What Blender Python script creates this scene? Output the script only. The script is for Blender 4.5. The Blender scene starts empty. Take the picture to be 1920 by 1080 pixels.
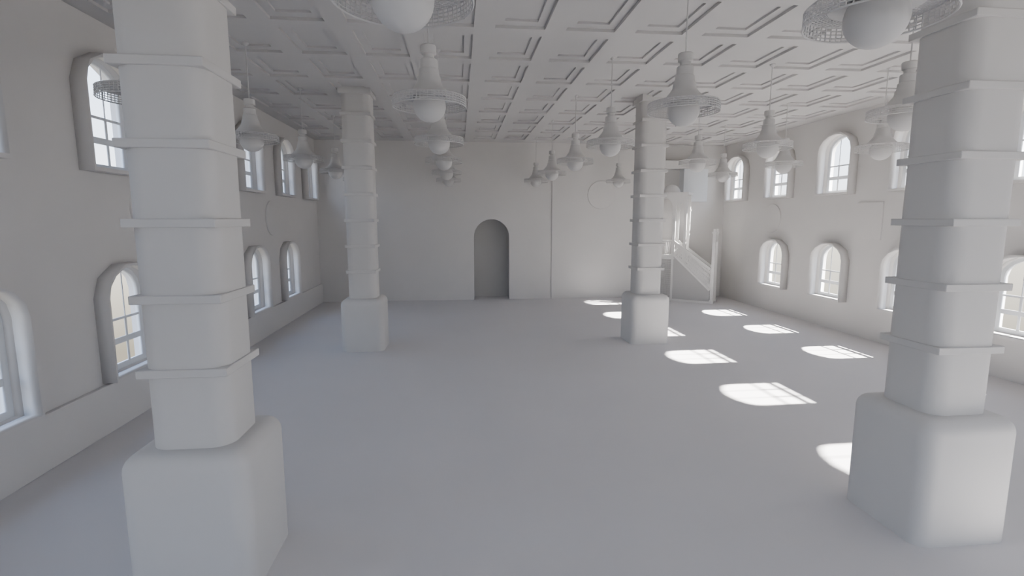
import bpy, bmesh, math
from mathutils import Vector, Matrix
S = bpy.context.scene
C = S.collection

# ---------------- materials ----------------
def mat(name, col, rough=0.9, var=0.02, scale=3.0):
    m = bpy.data.materials.new(name); m.use_nodes = True
    nt = m.node_tree; b = nt.nodes["Principled BSDF"]
    tc = nt.nodes.new("ShaderNodeTexCoord")
    n = nt.nodes.new("ShaderNodeTexNoise"); n.inputs["Scale"].default_value = scale
    n.inputs["Detail"].default_value = 4
    r = nt.nodes.new("ShaderNodeValToRGB")
    r.color_ramp.elements[0].position = 0.3; r.color_ramp.elements[1].position = 0.7
    r.color_ramp.elements[0].color = (*[c*(1-var) for c in col], 1)
    r.color_ramp.elements[1].color = (*[min(1, c*(1+var)) for c in col], 1)
    nt.links.new(tc.outputs["Object"], n.inputs["Vector"])
    nt.links.new(n.outputs["Fac"], r.inputs["Fac"])
    nt.links.new(r.outputs["Color"], b.inputs["Base Color"])
    b.inputs["Roughness"].default_value = rough
    b.inputs["Specular IOR Level"].default_value = 0.2
    return m
M_WALL = mat("plaster_wall", (0.725, 0.705, 0.69), var=.012, scale=1.2)
M_NICHE_SHADE = mat("niche_plaster_shaded", (0.56, 0.55, 0.54), var=.008)  # wall plaster darkened, shade inside the recess put into its colour
M_FLOOR = mat("matte_floor", (0.735, 0.715, 0.72), var=0.014, scale=0.6)
M_CEIL = mat("ceiling_plaster", (0.62, 0.607, 0.60), var=.008)
M_COL = mat("column_plaster", (0.66, 0.645, 0.63), var=.008)
M_LAMP = mat("lamp_enamel", (0.63, 0.62, 0.61), rough=0.7, var=.005)
M_FRAME = mat("window_paint", (0.80, 0.82, 0.845), rough=0.7, var=.005)
M_WOOD = mat("painted_wood", (0.82, 0.805, 0.79), rough=0.8, var=.008)
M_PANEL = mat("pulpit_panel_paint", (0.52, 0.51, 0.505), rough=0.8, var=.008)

# ---------------- helpers ----------------
def link_mesh(me, name, m=None, parent=None, smooth=None):
    o = bpy.data.objects.new(name, me); C.objects.link(o)
    if m: me.materials.clear(); me.materials.append(m)
    if parent: o.parent = parent
    if smooth:
        for p in me.polygons: p.use_smooth = True
        me.set_sharp_from_angle(angle=math.radians(smooth))
    return o
def empty(name, loc=(0,0,0)):
    o = bpy.data.objects.new(name, None); o.empty_display_size = 0.3
    o.location = loc; C.objects.link(o); return o
def meta(o, label, cat, group=None, kind=None):
    o["label"] = label; o["category"] = cat
    if group: o["group"] = group
    if kind: o["kind"] = kind
def bm_mesh(bm, name):
    bmesh.ops.recalc_face_normals(bm, faces=bm.faces)
    me = bpy.data.meshes.new(name); bm.to_mesh(me); bm.free(); return me
def add_box(bm, x0,x1,y0,y1,z0,z1, M=None):
    vs = [bm.verts.new((x,y,z)) for x in (x0,x1) for y in (y0,y1) for z in (z0,z1)]
    for f in ((0,1,3,2),(4,6,7,5),(0,4,5,1),(2,3,7,6),(0,2,6,4),(1,5,7,3)):
        bm.faces.new([vs[i] for i in f])
    if M is not None:
        for v in vs: v.co = M @ v.co
    return vs
def box_mesh(x0,x1,y0,y1,z0,z1,name="box",bevel=0,seg=3):
    bm = bmesh.new(); add_box(bm,x0,x1,y0,y1,z0,z1)
    bmesh.ops.recalc_face_normals(bm, faces=bm.faces)
    if bevel: bmesh.ops.bevel(bm, geom=bm.edges[:], offset=bevel, segments=seg, profile=0.5, affect='EDGES')
    return bm_mesh(bm, name)
def add_beam(bm, a, b, w, h, up=Vector((0,0,1))):
    a=Vector(a); b=Vector(b); d=(b-a); L=d.length; d.normalize()
    s=d.cross(up)
    if s.length<1e-4: s=d.cross(Vector((0,1,0)))
    s.normalize(); u=s.cross(d)
    M=Matrix((s,d,u)).transposed().to_4x4(); M.translation=a
    add_box(bm,-w/2,w/2,0,L,-h/2,h/2,M)
def lathe(profile, seg=32, name="lathe"):
    bm=bmesh.new(); rings=[]
    for r,z in profile:
        if r<1e-5: rings.append([bm.verts.new((0,0,z))])
        else: rings.append([bm.verts.new((r*math.cos(2*math.pi*i/seg), r*math.sin(2*math.pi*i/seg), z)) for i in range(seg)])
    for A,B in zip(rings,rings[1:]):
        for i in range(seg):
            j=(i+1)%seg
            if len(A)==1 and len(B)==1: continue
            if len(A)==1: bm.faces.new((A[0],B[i],B[j]))
            elif len(B)==1: bm.faces.new((A[i],A[j],B[0]))
            else: bm.faces.new((A[i],A[j],B[j],B[i]))
    return bm_mesh(bm,name)
def plate(loops, thick, name):
    cu=bpy.data.curves.new(name,'CURVE'); cu.dimensions='2D'; cu.fill_mode='BOTH'; cu.extrude=thick/2
    for lp in loops:
        sp=cu.splines.new('POLY'); sp.points.add(len(lp)-1)
        for p,(x,y) in zip(sp.points,lp): p.co=(x,y,0,1)
        sp.use_cyclic_u=True
    o=bpy.data.objects.new(name+"_tmp",cu); C.objects.link(o)
    dg=bpy.context.evaluated_depsgraph_get()
    me=bpy.data.meshes.new_from_object(o.evaluated_get(dg))
    bpy.data.objects.remove(o); bpy.data.curves.remove(cu)
    for v in me.vertices: v.co.z+=thick/2
    bm=bmesh.new(); bm.from_mesh(me); bmesh.ops.remove_doubles(bm,verts=bm.verts,dist=1e-4)
    bmesh.ops.recalc_face_normals(bm,faces=bm.faces); bm.to_mesh(me); bm.free()
    me.name=name
    return me
def side_map(me, x0, sgn):
    for v in me.vertices:
        a,b,c=v.co; v.co=(x0+sgn*c, a, b)
    if sgn<0: me.flip_normals()
def back_map(me, y0):
    for v in me.vertices:
        a,b,c=v.co; v.co=(a, y0+c, b)
    me.flip_normals()
def arch(cx, a, z0, z1, rise, n=16):
    zs=z1-rise
    pts=[(cx-a,z0),(cx+a,z0)]
    for i in range(n+1):
        t=math.pi*i/n
        pts.append((cx+a*math.cos(t), zs+rise*math.sin(t)))
    return pts

# ---------------- dimensions ----------------
XL, XR, YB, YF, H = -5.0, 10.22, 19.1, -5.5, 5.77
WY = [18.06,15.56,13.07,10.58,8.14,5.6,3.06,0.56,-1.94,-4.3]
A = 0.60
LOWS={"left":(0.76,2.33),"right":(0.86,2.33)}; UP=(3.70,5.24); RISE=0.42

# floor
o=link_mesh(box_mesh(XL-.3,XR+.3,YF-.3,YB+1.2,-.2,0),"floor",M_FLOOR); meta(o,"smooth pale grey matte hall floor","floor",kind="structure")

# ceiling with stepped coffers
PX,PY=1.05,1.5; CW,CD=.74,1.2; IW,ID=.48,.86; T1,T2=.042,.03
cx0=.945; cy0=7.9-CD/2
def ceiling_z(x,y):
    dx=abs((x-cx0+PX/2)%PX-PX/2); dy=abs((y-cy0+PY/2)%PY-PY/2)
    if dx<IW/2 and dy<ID/2: return H+T1+T2
    if dx<CW/2 and dy<CD/2: return H+T1
    return H
bm=bmesh.new()
def rectring(o_, i_, z):
    (a,b,c,d),(e,f,g,h)=o_,i_
    O=[(a,c),(b,c),(b,d),(a,d)]; I=[(e,g),(f,g),(f,h),(e,h)]
    vo=[bm.verts.new((x,y,z)) for x,y in O]; vi=[bm.verts.new((x,y,z)) for x,y in I]
    for k in range(4): bm.faces.new((vo[k],vo[(k+1)%4],vi[(k+1)%4],vi[k]))
def wallring(r,z0,z1):
    a,b,c,d=r; P=[(a,c),(b,c),(b,d),(a,d)]
    lo=[bm.verts.new((x,y,z0)) for x,y in P]; hi=[bm.verts.new((x,y,z1)) for x,y in P]
    for k in range(4): bm.faces.new((lo[k],lo[(k+1)%4],hi[(k+1)%4],hi[k]))
i0=math.ceil((XL-cx0)/PX+.5); i1=math.floor((XR-cx0)/PX-.5)
j0=math.ceil((YF-cy0)/PY+.5); j1=math.floor((YB-cy0)/PY-.5)
for i in range(i0,i1+1):
    for j in range(j0,j1+1):
        x=cx0+i*PX; y=cy0+j*PY
        cell=(x-PX/2,x+PX/2,y-PY/2,y+PY/2); c1=(x-CW/2,x+CW/2,y-CD/2,y+CD/2); c2=(x-IW/2,x+IW/2,y-ID/2,y+ID/2)
        rectring(cell,c1,H); wallring(c1,H,H+T1); rectring(c1,c2,H+T1); wallring(c2,H+T1,H+T1+T2)
        a,b,c,d=c2; bm.faces.new([bm.verts.new(p) for p in ((a,c,H+T1+T2),(b,c,H+T1+T2),(b,d,H+T1+T2),(a,d,H+T1+T2))])
gx0=cx0+(i0-.5)*PX; gx1=cx0+(i1+.5)*PX; gy0=cy0+(j0-.5)*PY; gy1=cy0+(j1+.5)*PY
rectring((XL-.3,XR+.3,YF-.3,YB+.3),(gx0,gx1,gy0,gy1),H)
bmesh.ops.remove_doubles(bm,verts=bm.verts,dist=1e-4)
add_box(bm,XL-.3,XR+.3,YF-.3,YB+.3,H+.2,H+.3)
o=link_mesh(bm_mesh(bm,"ceiling"),"ceiling",M_CEIL); meta(o,"white coffered ceiling with stepped rectangular panels","ceiling",kind="structure")

# side walls
TH=.28
for side,x0,sg in (("left",XL,-1),("right",XR,1)):
    holes=[]
    for y in WY:
        if not (y>17): holes.append(arch(y,A,*LOWS[side],RISE,8))
        holes.append(arch(y,A,*UP,RISE,8))
    me=plate([[(YF,-.05),(YB+.25,-.05),(YB+.25,H+.1),(YF,H+.1)]]+holes,TH,"wall_"+side)
    side_map(me,x0,sg)
    o=link_mesh(me,"wall_"+side,M_WALL); meta(o,"plain white plaster wall pierced by two rows of arched windows","wall",kind="structure")
# rear wall (behind the viewer) with wide openings
holes=[arch(XL+1.9+2.85*i,.9,z0,z1,.6) for i in range(5) for z0,z1 in ((.76,2.4),(3.5,5.4))]
me=plate([[(XL-.2,-.05),(XR+.2,-.05),(XR+.2,H+.1),(XL-.2,H+.1)]]+holes,.25,"wall_front"); back_map(me,YF-.25)
o=link_mesh(me,"wall_front",M_WALL); meta(o,"white plaster wall with two rows of wide arched openings","wall",kind="structure")

# back wall with arched niche
NX,NA,NZ=1.23,.66,3.0
n=20
out=[(XL-.25,-.05),(NX-NA,-.05)]+[(NX+NA*math.cos(math.pi*(1-i/n)),NZ-NA+NA*math.sin(math.pi*(1-i/n))) for i in range(n+1)]+[(NX+NA,-.05),(XR+.25,-.05),(XR+.25,H+.1),(XL-.25,H+.1)]
me=plate([out],.25,"wall_back"); back_map(me,YB)
o=link_mesh(me,"wall_back",M_WALL); meta(o,"plain white plaster end wall with an arched niche","wall",kind="structure")
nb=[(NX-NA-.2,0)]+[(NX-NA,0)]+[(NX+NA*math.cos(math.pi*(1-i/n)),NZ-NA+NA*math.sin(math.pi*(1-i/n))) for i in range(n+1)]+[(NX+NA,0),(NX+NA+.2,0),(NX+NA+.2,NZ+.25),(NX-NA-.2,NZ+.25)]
me=plate([nb],.55,"mihrab_niche_1"); back_map(me,YB+.25)  # mihrab niche body behind the end wall, a blind recess without any door
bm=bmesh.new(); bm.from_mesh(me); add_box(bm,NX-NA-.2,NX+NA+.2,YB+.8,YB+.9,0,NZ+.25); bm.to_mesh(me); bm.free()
o=link_mesh(me,"mihrab_niche_1",M_NICHE_SHADE,smooth=30); meta(o,"tall round-arched recess opening in the end wall","niche",kind="structure")
o=link_mesh(box_mesh(3.49,XR,YB-.035,YB,0,H,),"trim_1",M_WALL); meta(o,"shallow plaster facing on the end wall","wall panel",kind="structure")
o=link_mesh(box_mesh(XL,XL+.07,YF,YB,0,.68,bevel=.008,seg=1),"baseboard_left",M_WALL); meta(o,"tall plain white plinth along the wall","baseboard",kind="structure")

# ---------------- windows ----------------
def window_meshes(z0,z1,prot):
    outer=arch(0,A+.03,z0-.05,z1+.05,RISE+.05,5); inner=arch(0,A,z0,z1,RISE,8)
    sl=plate([outer,inner],prot,"casing")
    B=A-.08
    fo=arch(0,A,z0,z1,RISE,8); fi=arch(0,B,z0+.08,z1-.06,RISE-.06,12)
    fr=plate([fo,fi],.06,"frame")
    bm=bmesh.new(); bm.from_mesh(fr)
    h=z1-z0
    for x in (-B/3-.01,B/3+.01):
        ztop=z1-.06-(RISE-.06)+(RISE-.06)*math.sqrt(1-(x/B)**2)+.02
        add_box(bm,x-.024,x+.024,z0+.02,z0+.47*h,.012,.022)
        add_box(bm,x-.010,x+.010,z0+.47*h,ztop,.012,.022)
    for zz,w in ((z0+.27*h,.045),(z0+.48*h,.018)):
        add_box(bm,-A+.04,A-.04,zz-w,zz+w,.01,.028)
    bm.to_mesh(fr); bm.free()
    return sl,fr
wn=1
for side,x0,sg in (("left",XL,-1),("right",XR,1)):
    for (z0,z1) in (LOWS[side],UP):
        sl,fr=window_meshes(z0,z1,.2 if side=="left" else .23)
        side_map(sl,0,-sg); side_map(fr,0,sg)
        for y in WY:
            if z0<2 and y>17: continue
            o=link_mesh(sl,"window_%d"%wn,M_WALL); o.location=(x0,y,0)
            meta(o,"arched window with projecting plaster surround and white glazing bars","window",kind="structure")
            f=link_mesh(fr,"window_frame",M_FRAME,parent=o); f.location=(.1*sg,0,0)
            wn+=1

# ---------------- columns ----------------
bm=bmesh.new(); add_box(bm,-.475,.475,-.475,.475,0,1.2); bmesh.ops.recalc_face_normals(bm,faces=bm.faces)
ed=[e for e in bm.edges if not (e.verts[0].co.z<.01 and e.verts[1].co.z<.01)]
bmesh.ops.bevel(bm,geom=ed,offset=.14,segments=7,profile=.5,affect='EDGES'); ped_me=bm_mesh(bm,"pedestal")
bm=bmesh.new(); add_box(bm,-.315,.315,-.315,.315,1.19,H+T1); bmesh.ops.recalc_face_normals(bm,faces=bm.faces)
ed=[e for e in bm.edges if abs(e.verts[0].co.z-e.verts[1].co.z)>1]
bmesh.ops.bevel(bm,geom=ed,offset=.16,segments=9,profile=.5,affect='EDGES'); sh_me=bm_mesh(bm,"shaft")
band_me=box_mesh(-.332,.332,-.332,.332,-.033,.033,"band",bevel=.005,seg=1)
cap_me=box_mesh(-.35,.35,-.35,.35,H-.07,H+T1+T2+.01,"capital",bevel=.01,seg=2)
for (x,y) in ((-2.14,4.4),(4.62,4.4),(-2.2,12.15),(4.58,12.15)):
    c=empty("column",(x,y,0)); meta(c,"square white column, banded shaft on rounded block pedestal","column",group="hall columns")
    link_mesh(ped_me,"pedestal",M_COL,c,30); link_mesh(sh_me,"shaft",M_COL,c,30); link_mesh(cap_me,"capital",M_COL,c)
    for k in range(7):
        z=1.815+.578*k
        if z>5.4: continue
        b=link_mesh(band_me,"band",M_COL,c); b.location=(0,0,z)

# ---------------- pendant lamps ----------------
prof=[(0,.66),(.08,.66),(.088,.65),(.088,.57),(.064,.56),(.062,.52),(.09,.51),(.098,.50),(.10,.41),(.112,.40),(.118,.33),(.133,.31),(.138,.26),(.17,.21),(.22,.15),(.275,.11),(.28,.08),(.265,.08),(.16,.12),(0,.13)]
body_me=lathe(prof,40,"lamp_body")
globe_me=lathe([(.187*math.sin(math.pi*i/20),-.187*math.cos(math.pi*i/20)) for i in range(21)],36,"globe")
bm=bmesh.new()
def ring(r,z,w=.0045,seg=48):
    vs=[]
    for i in range(seg):
        a=2*math.pi*i/seg
        vs.append([bm.verts.new(((r+dx)*math.cos(a),(r+dx)*math.sin(a),z+dz)) for dx,dz in ((w,0),(0,w),(-w,0),(0,-w))])
    for i in range(seg):
        A_,B_=vs[i],vs[(i+1)%seg]
        for k in range(4): bm.faces.new((A_[k],A_[(k+1)%4],B_[(k+1)%4],B_[k]))
for r in (.29,.315,.34,.365,.39): ring(r,.085,.0045)
ring(.415,.085,.008); ring(.418,.06); ring(.42,.035); ring(.42,.01); ring(.42,-.015,.007)
for i in range(64):
    a=2*math.pi*i/64; c,s=math.cos(a),math.sin(a)
    add_beam(bm,(.27*c,.27*s,.085),(.415*c,.415*s,.085),.008,.006)
    add_beam(bm,(.415*c,.415*s,.085),(.42*c,.42*s,-.015),.007,.006,up=Vector((c,s,0)))
guard_me=bm_mesh(bm,"wire_guard")
can_me=lathe([(0,0),(.05,0),(.05,-.015),(.03,-.035),(.012,-.05),(0,-.05)],20,"canopy")
ZL=4.30
rods={}
rows={-3.4:[6.2,9.18,12.1,15.1,18.0],-.31:[3.3,6.22,9.2,12.15,15.1,18.1],2.73:[3.28,6.18,9.2,12.0,15.0,18.1],5.68:[6.2,9.15,11.95,15.1,18.05],8.0:[9.2,12.15,15.1]}
for x,ys in rows.items():
    for y in ys:
        L=empty("pendant_lamp",(x,y,ZL)); meta(L,"white bell pendant lamp with round globe and wire guard","lamp",group="pendant lamps under the ceiling")
        link_mesh(body_me,"lamp_shade",M_LAMP,L,35); link_mesh(globe_me,"globe",M_LAMP,L,60); link_mesh(guard_me,"wire_guard",M_LAMP,L)
        zt=round(ceiling_z(x,y)-ZL,3)
        if zt not in rods: rods[zt]=lathe([(0,.655),(.009,.655),(.009,zt),(0,zt)],10,"rod")
        link_mesh(rods[zt],"rod",M_LAMP,L,40)
        k=link_mesh(can_me,"canopy",M_LAMP,L,40); k.location=(0,0,zt)

# ---------------- wall medallions ----------------
def disc(name,r,loc,axis,label):
    me=lathe([(0,.035),(r*.98,.035),(r,.028),(r,0),(0,0)],56,name)
    o=link_mesh(me,name,M_WALL,smooth=30)
    if axis=='L': o.rotation_euler=(0,math.pi/2,0)
    elif axis=='R': o.rotation_euler=(0,-math.pi/2,0)
    else: o.rotation_euler=(math.pi/2,0,0)
    o.location=loc; meta(o,label,"wall plaque",group="round wall plaques")
disc("wall_medallion",.46,(XL,14.5,3.03),'L',"plain round white plaque mounted between window rows")
disc("wall_medallion",.46,(XL,8.95,3.15),'L',"plain round white plaque mounted between window rows")
disc("wall_medallion",.46,(XR,15.92,3.03),'R',"plain round white plaque mounted between window rows")
disc("wall_medallion",.52,(5.35,YB-.035,3.9),'B',"plain round white plaque high on the end wall")
o=link_mesh(box_mesh(XR-.03,XR,11.5,12.3,2.5,3.42,bevel=.005,seg=1),"wall_plaque",M_WALL); meta(o,"plain rectangular white plaque between window rows","wall plaque")

# ---------------- wall box by pulpit ----------------
bx=empty("wall_cabinet",(8.4,YB-.035,3.66)); meta(bx,"white box-like cabinet fixed high above the pulpit","cabinet")
link_mesh(box_mesh(-.02,.92,-.4,0,0,1.2,bevel=.01,seg=1),"body",M_FRAME,bx)
link_mesh(box_mesh(-.85,.95,-.43,0,1.2,1.5,bevel=.01,seg=1),"cornice",M_WALL,bx)

# ---------------- pulpit (stepped) ----------------
P=empty("pulpit",(8.9,17.3,0)); meta(P,"white pulpit with stairs, railings, gate and canopied tower","pulpit")
ang=math.atan2(.6,-.8); P.rotation_euler=(0,0,ang)
Wd=.65; SL=1.3; PT=2.1; ZP=1.7
def part(bm,name,m=M_WOOD,label=None,smooth=None):
    o=link_mesh(bm_mesh(bm,name),name,m,P,smooth)
    if label: o["label"]=label
    return o
for sidey in (.02,-Wd+.05):
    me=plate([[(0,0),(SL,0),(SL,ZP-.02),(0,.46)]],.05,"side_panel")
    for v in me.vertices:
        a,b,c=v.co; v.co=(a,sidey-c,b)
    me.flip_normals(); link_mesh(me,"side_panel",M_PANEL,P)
ns=7
for k in range(ns):
    z=ZP*(k+1)/(ns+0.0); x=SL*k/ns
    bm=bmesh.new(); add_box(bm,x,SL if k==ns-1 else x+SL/ns+.03,-Wd+.05,-.05,z-.23,z-.02); part(bm,"step")
for sidey in (-.0,-Wd+.025):
    bm=bmesh.new()
    a0=(0,sidey,1.24); a1=(SL,sidey,2.18); b0=(0,sidey,.48); b1=(SL,sidey,1.70)
    add_beam(bm,a0,a1,.10,.08); add_beam(bm,b0,b1,.10,.07)
    nb_=26
    for i in range(nb_+1):
        t=i/nb_
        add_beam(bm,(SL*t,sidey,.48+1.22*t),(SL*t,sidey,1.24+.94*t),.022,.022)
    for i in range(nb_-3):
        t=i/nb_; t2=(i+4)/nb_
        add_beam(bm,(SL*t,sidey,.50+1.22*t),(SL*t2,sidey,1.22+.94*t2),.018,.018)
        add_beam(bm,(SL*t2,sidey,.50+1.22*t2),(SL*t,sidey,1.22+.94*t),.018,.018)
    part(bm,"railing")
bm=bmesh.new(); add_box(bm,0,SL,-.02,.04,0,.08); part(bm,"base_rail")
for sidey in (-.04,-Wd+.04):
    bm=bmesh.new(); add_box(bm,-.12,-.02,sidey-.05,sidey+.05,0,2.5); add_box(bm,-.14,0,sidey-.07,sidey+.07,2.5,2.56)
    add_box(bm,-.11,-.03,sidey-.04,sidey+.04,2.56,2.66); add_box(bm,-.14,0,sidey-.07,sidey+.07,0,.12); part(bm,"gate_post")
bm=bmesh.new(); add_box(bm,-.1,-.04,-Wd+.08,-.08,2.2,2.45); part(bm,"gate_lintel")
bm=bmesh.new(); add_box(bm,SL,PT,-Wd,0,ZP-.1,ZP); add_box(bm,SL-.02,PT+.03,-Wd-.02,.03,ZP-.16,ZP-.1); part(bm,"platform")
bm=bmesh.new()
for yy in (-.02,-Wd+.02):
    for i in range(13): add_beam(bm,(SL+.06+i*(PT-SL-.1)/12,yy,.1),(SL+.06+i*(PT-SL-.1)/12,yy,ZP-.16),.015,.015)
    for i in range(20): add_beam(bm,(SL,yy,.12+i*.075),(PT,yy,.12+i*.075),.015,.015)
add_box(bm,SL,PT,-Wd,0,0,.1); part(bm,"lattice_panel")
U0=.92
for x in (U0+.03,SL+.04,PT-.04):
    for yy in (-.04,-Wd+.04):
        zb=0 if x>SL else 1.15
        bm=bmesh.new(); add_box(bm,x-.045,x+.045,yy-.045,yy+.045,zb,3.85); add_box(bm,x-.06,x+.06,yy-.06,yy+.06,3.3,3.36)
        if x>SL: add_box(bm,x-.06,x+.06,yy-.06,yy+.06,ZP,ZP+.06)
        part(bm,"post")
bm=bmesh.new()
for yy in (-.03,-Wd+.03):
    add_beam(bm,(SL,yy,2.2),(PT,yy,2.2),.05,.05)
    for i in range(12): add_beam(bm,(SL+.05+i*(PT-SL)/12.5,yy,ZP),(SL+.05+i*(PT-SL)/12.5,yy,2.2),.018,.018)
part(bm,"guard_rail")
def archpanel(x0,x1,off):
    me=plate([[(x0,3.36)]+[(x0+.05+(x1-x0-.1)*(.5-.5*math.cos(math.pi*i/12)),3.36+min(.42,(x1-x0)*.6)*math.sin(math.pi*i/12)) for i in range(13)]+[(x1,3.36),(x1,3.88),(x0,3.88)]],.05,"arch_panel")
    for v in me.vertices:
        a,b,c=v.co; v.co=(a,off-c,b)
    link_mesh(me,"arch_panel",M_WOOD,P)
for off in (0,-Wd+.05):
    archpanel(U0,SL+.06,off); archpanel(SL+.06,PT,off)
bm=bmesh.new(); add_box(bm,U0-.06,PT+.06,-Wd-.04,.06,3.88,3.96); part(bm,"canopy")
dm=lathe([(0,.30)]+[(.31*math.sin(math.pi/2*i/10),.30*math.cos(math.pi/2*i/10)) for i in range(1,11)]+[(0,0)],28,"dome")
d=link_mesh(dm,"dome",M_WOOD,P,40); d.location=((SL+PT)/2-.15,-Wd/2,3.96)

# ---------------- light ----------------
sd=Vector((-1.13,-.015,-1)).normalized()
sl=bpy.data.lights.new("sun","SUN"); sl.energy=60; sl.angle=math.radians(.8); sl.color=(1,.97,.925)
so=bpy.data.objects.new("sun",sl); so.rotation_euler=sd.to_track_quat('-Z','Y').to_euler(); so.location=(20,5,15); C.objects.link(so)
w=bpy.data.worlds.new("World"); S.world=w; w.use_nodes=True
nt=w.node_tree; bg=nt.nodes["Background"]
tc=nt.nodes.new("ShaderNodeTexCoord"); sp=nt.nodes.new("ShaderNodeSeparateXYZ"); mr=nt.nodes.new("ShaderNodeMapRange"); cr=nt.nodes.new("ShaderNodeValToRGB")
mr.inputs["From Min"].default_value=-1; mr.inputs["From Max"].default_value=1
nt.links.new(tc.outputs["Generated"],sp.inputs[0]); nt.links.new(sp.outputs["Z"],mr.inputs["Value"]); nt.links.new(mr.outputs[0],cr.inputs[0]); nt.links.new(cr.outputs[0],bg.inputs[0])
e=cr.color_ramp.elements
e[0].position=.40; e[0].color=(.20,.18,.14,1)
e[1].position=.48; e[1].color=(.54,.51,.44,1)
for p,c in ((.50,(.74,.73,.69,1)),(.53,(.85,.91,.99,1)),(.62,(.70,.84,1.07,1)),(1,(.40,.60,1.08,1))):
    k=e.new(p); k.color=c
bg.inputs[1].default_value=4.0

# ---------------- camera ----------------
cam=bpy.data.cameras.new("Camera"); cam.lens=18; cam.sensor_width=36; cam.clip_start=.05
co=bpy.data.objects.new("Camera",cam); C.objects.link(co); co.location=(0,0,3)
co.rotation_euler=(math.radians(90-7.65),0,math.radians(-5.95)); S.camera=co
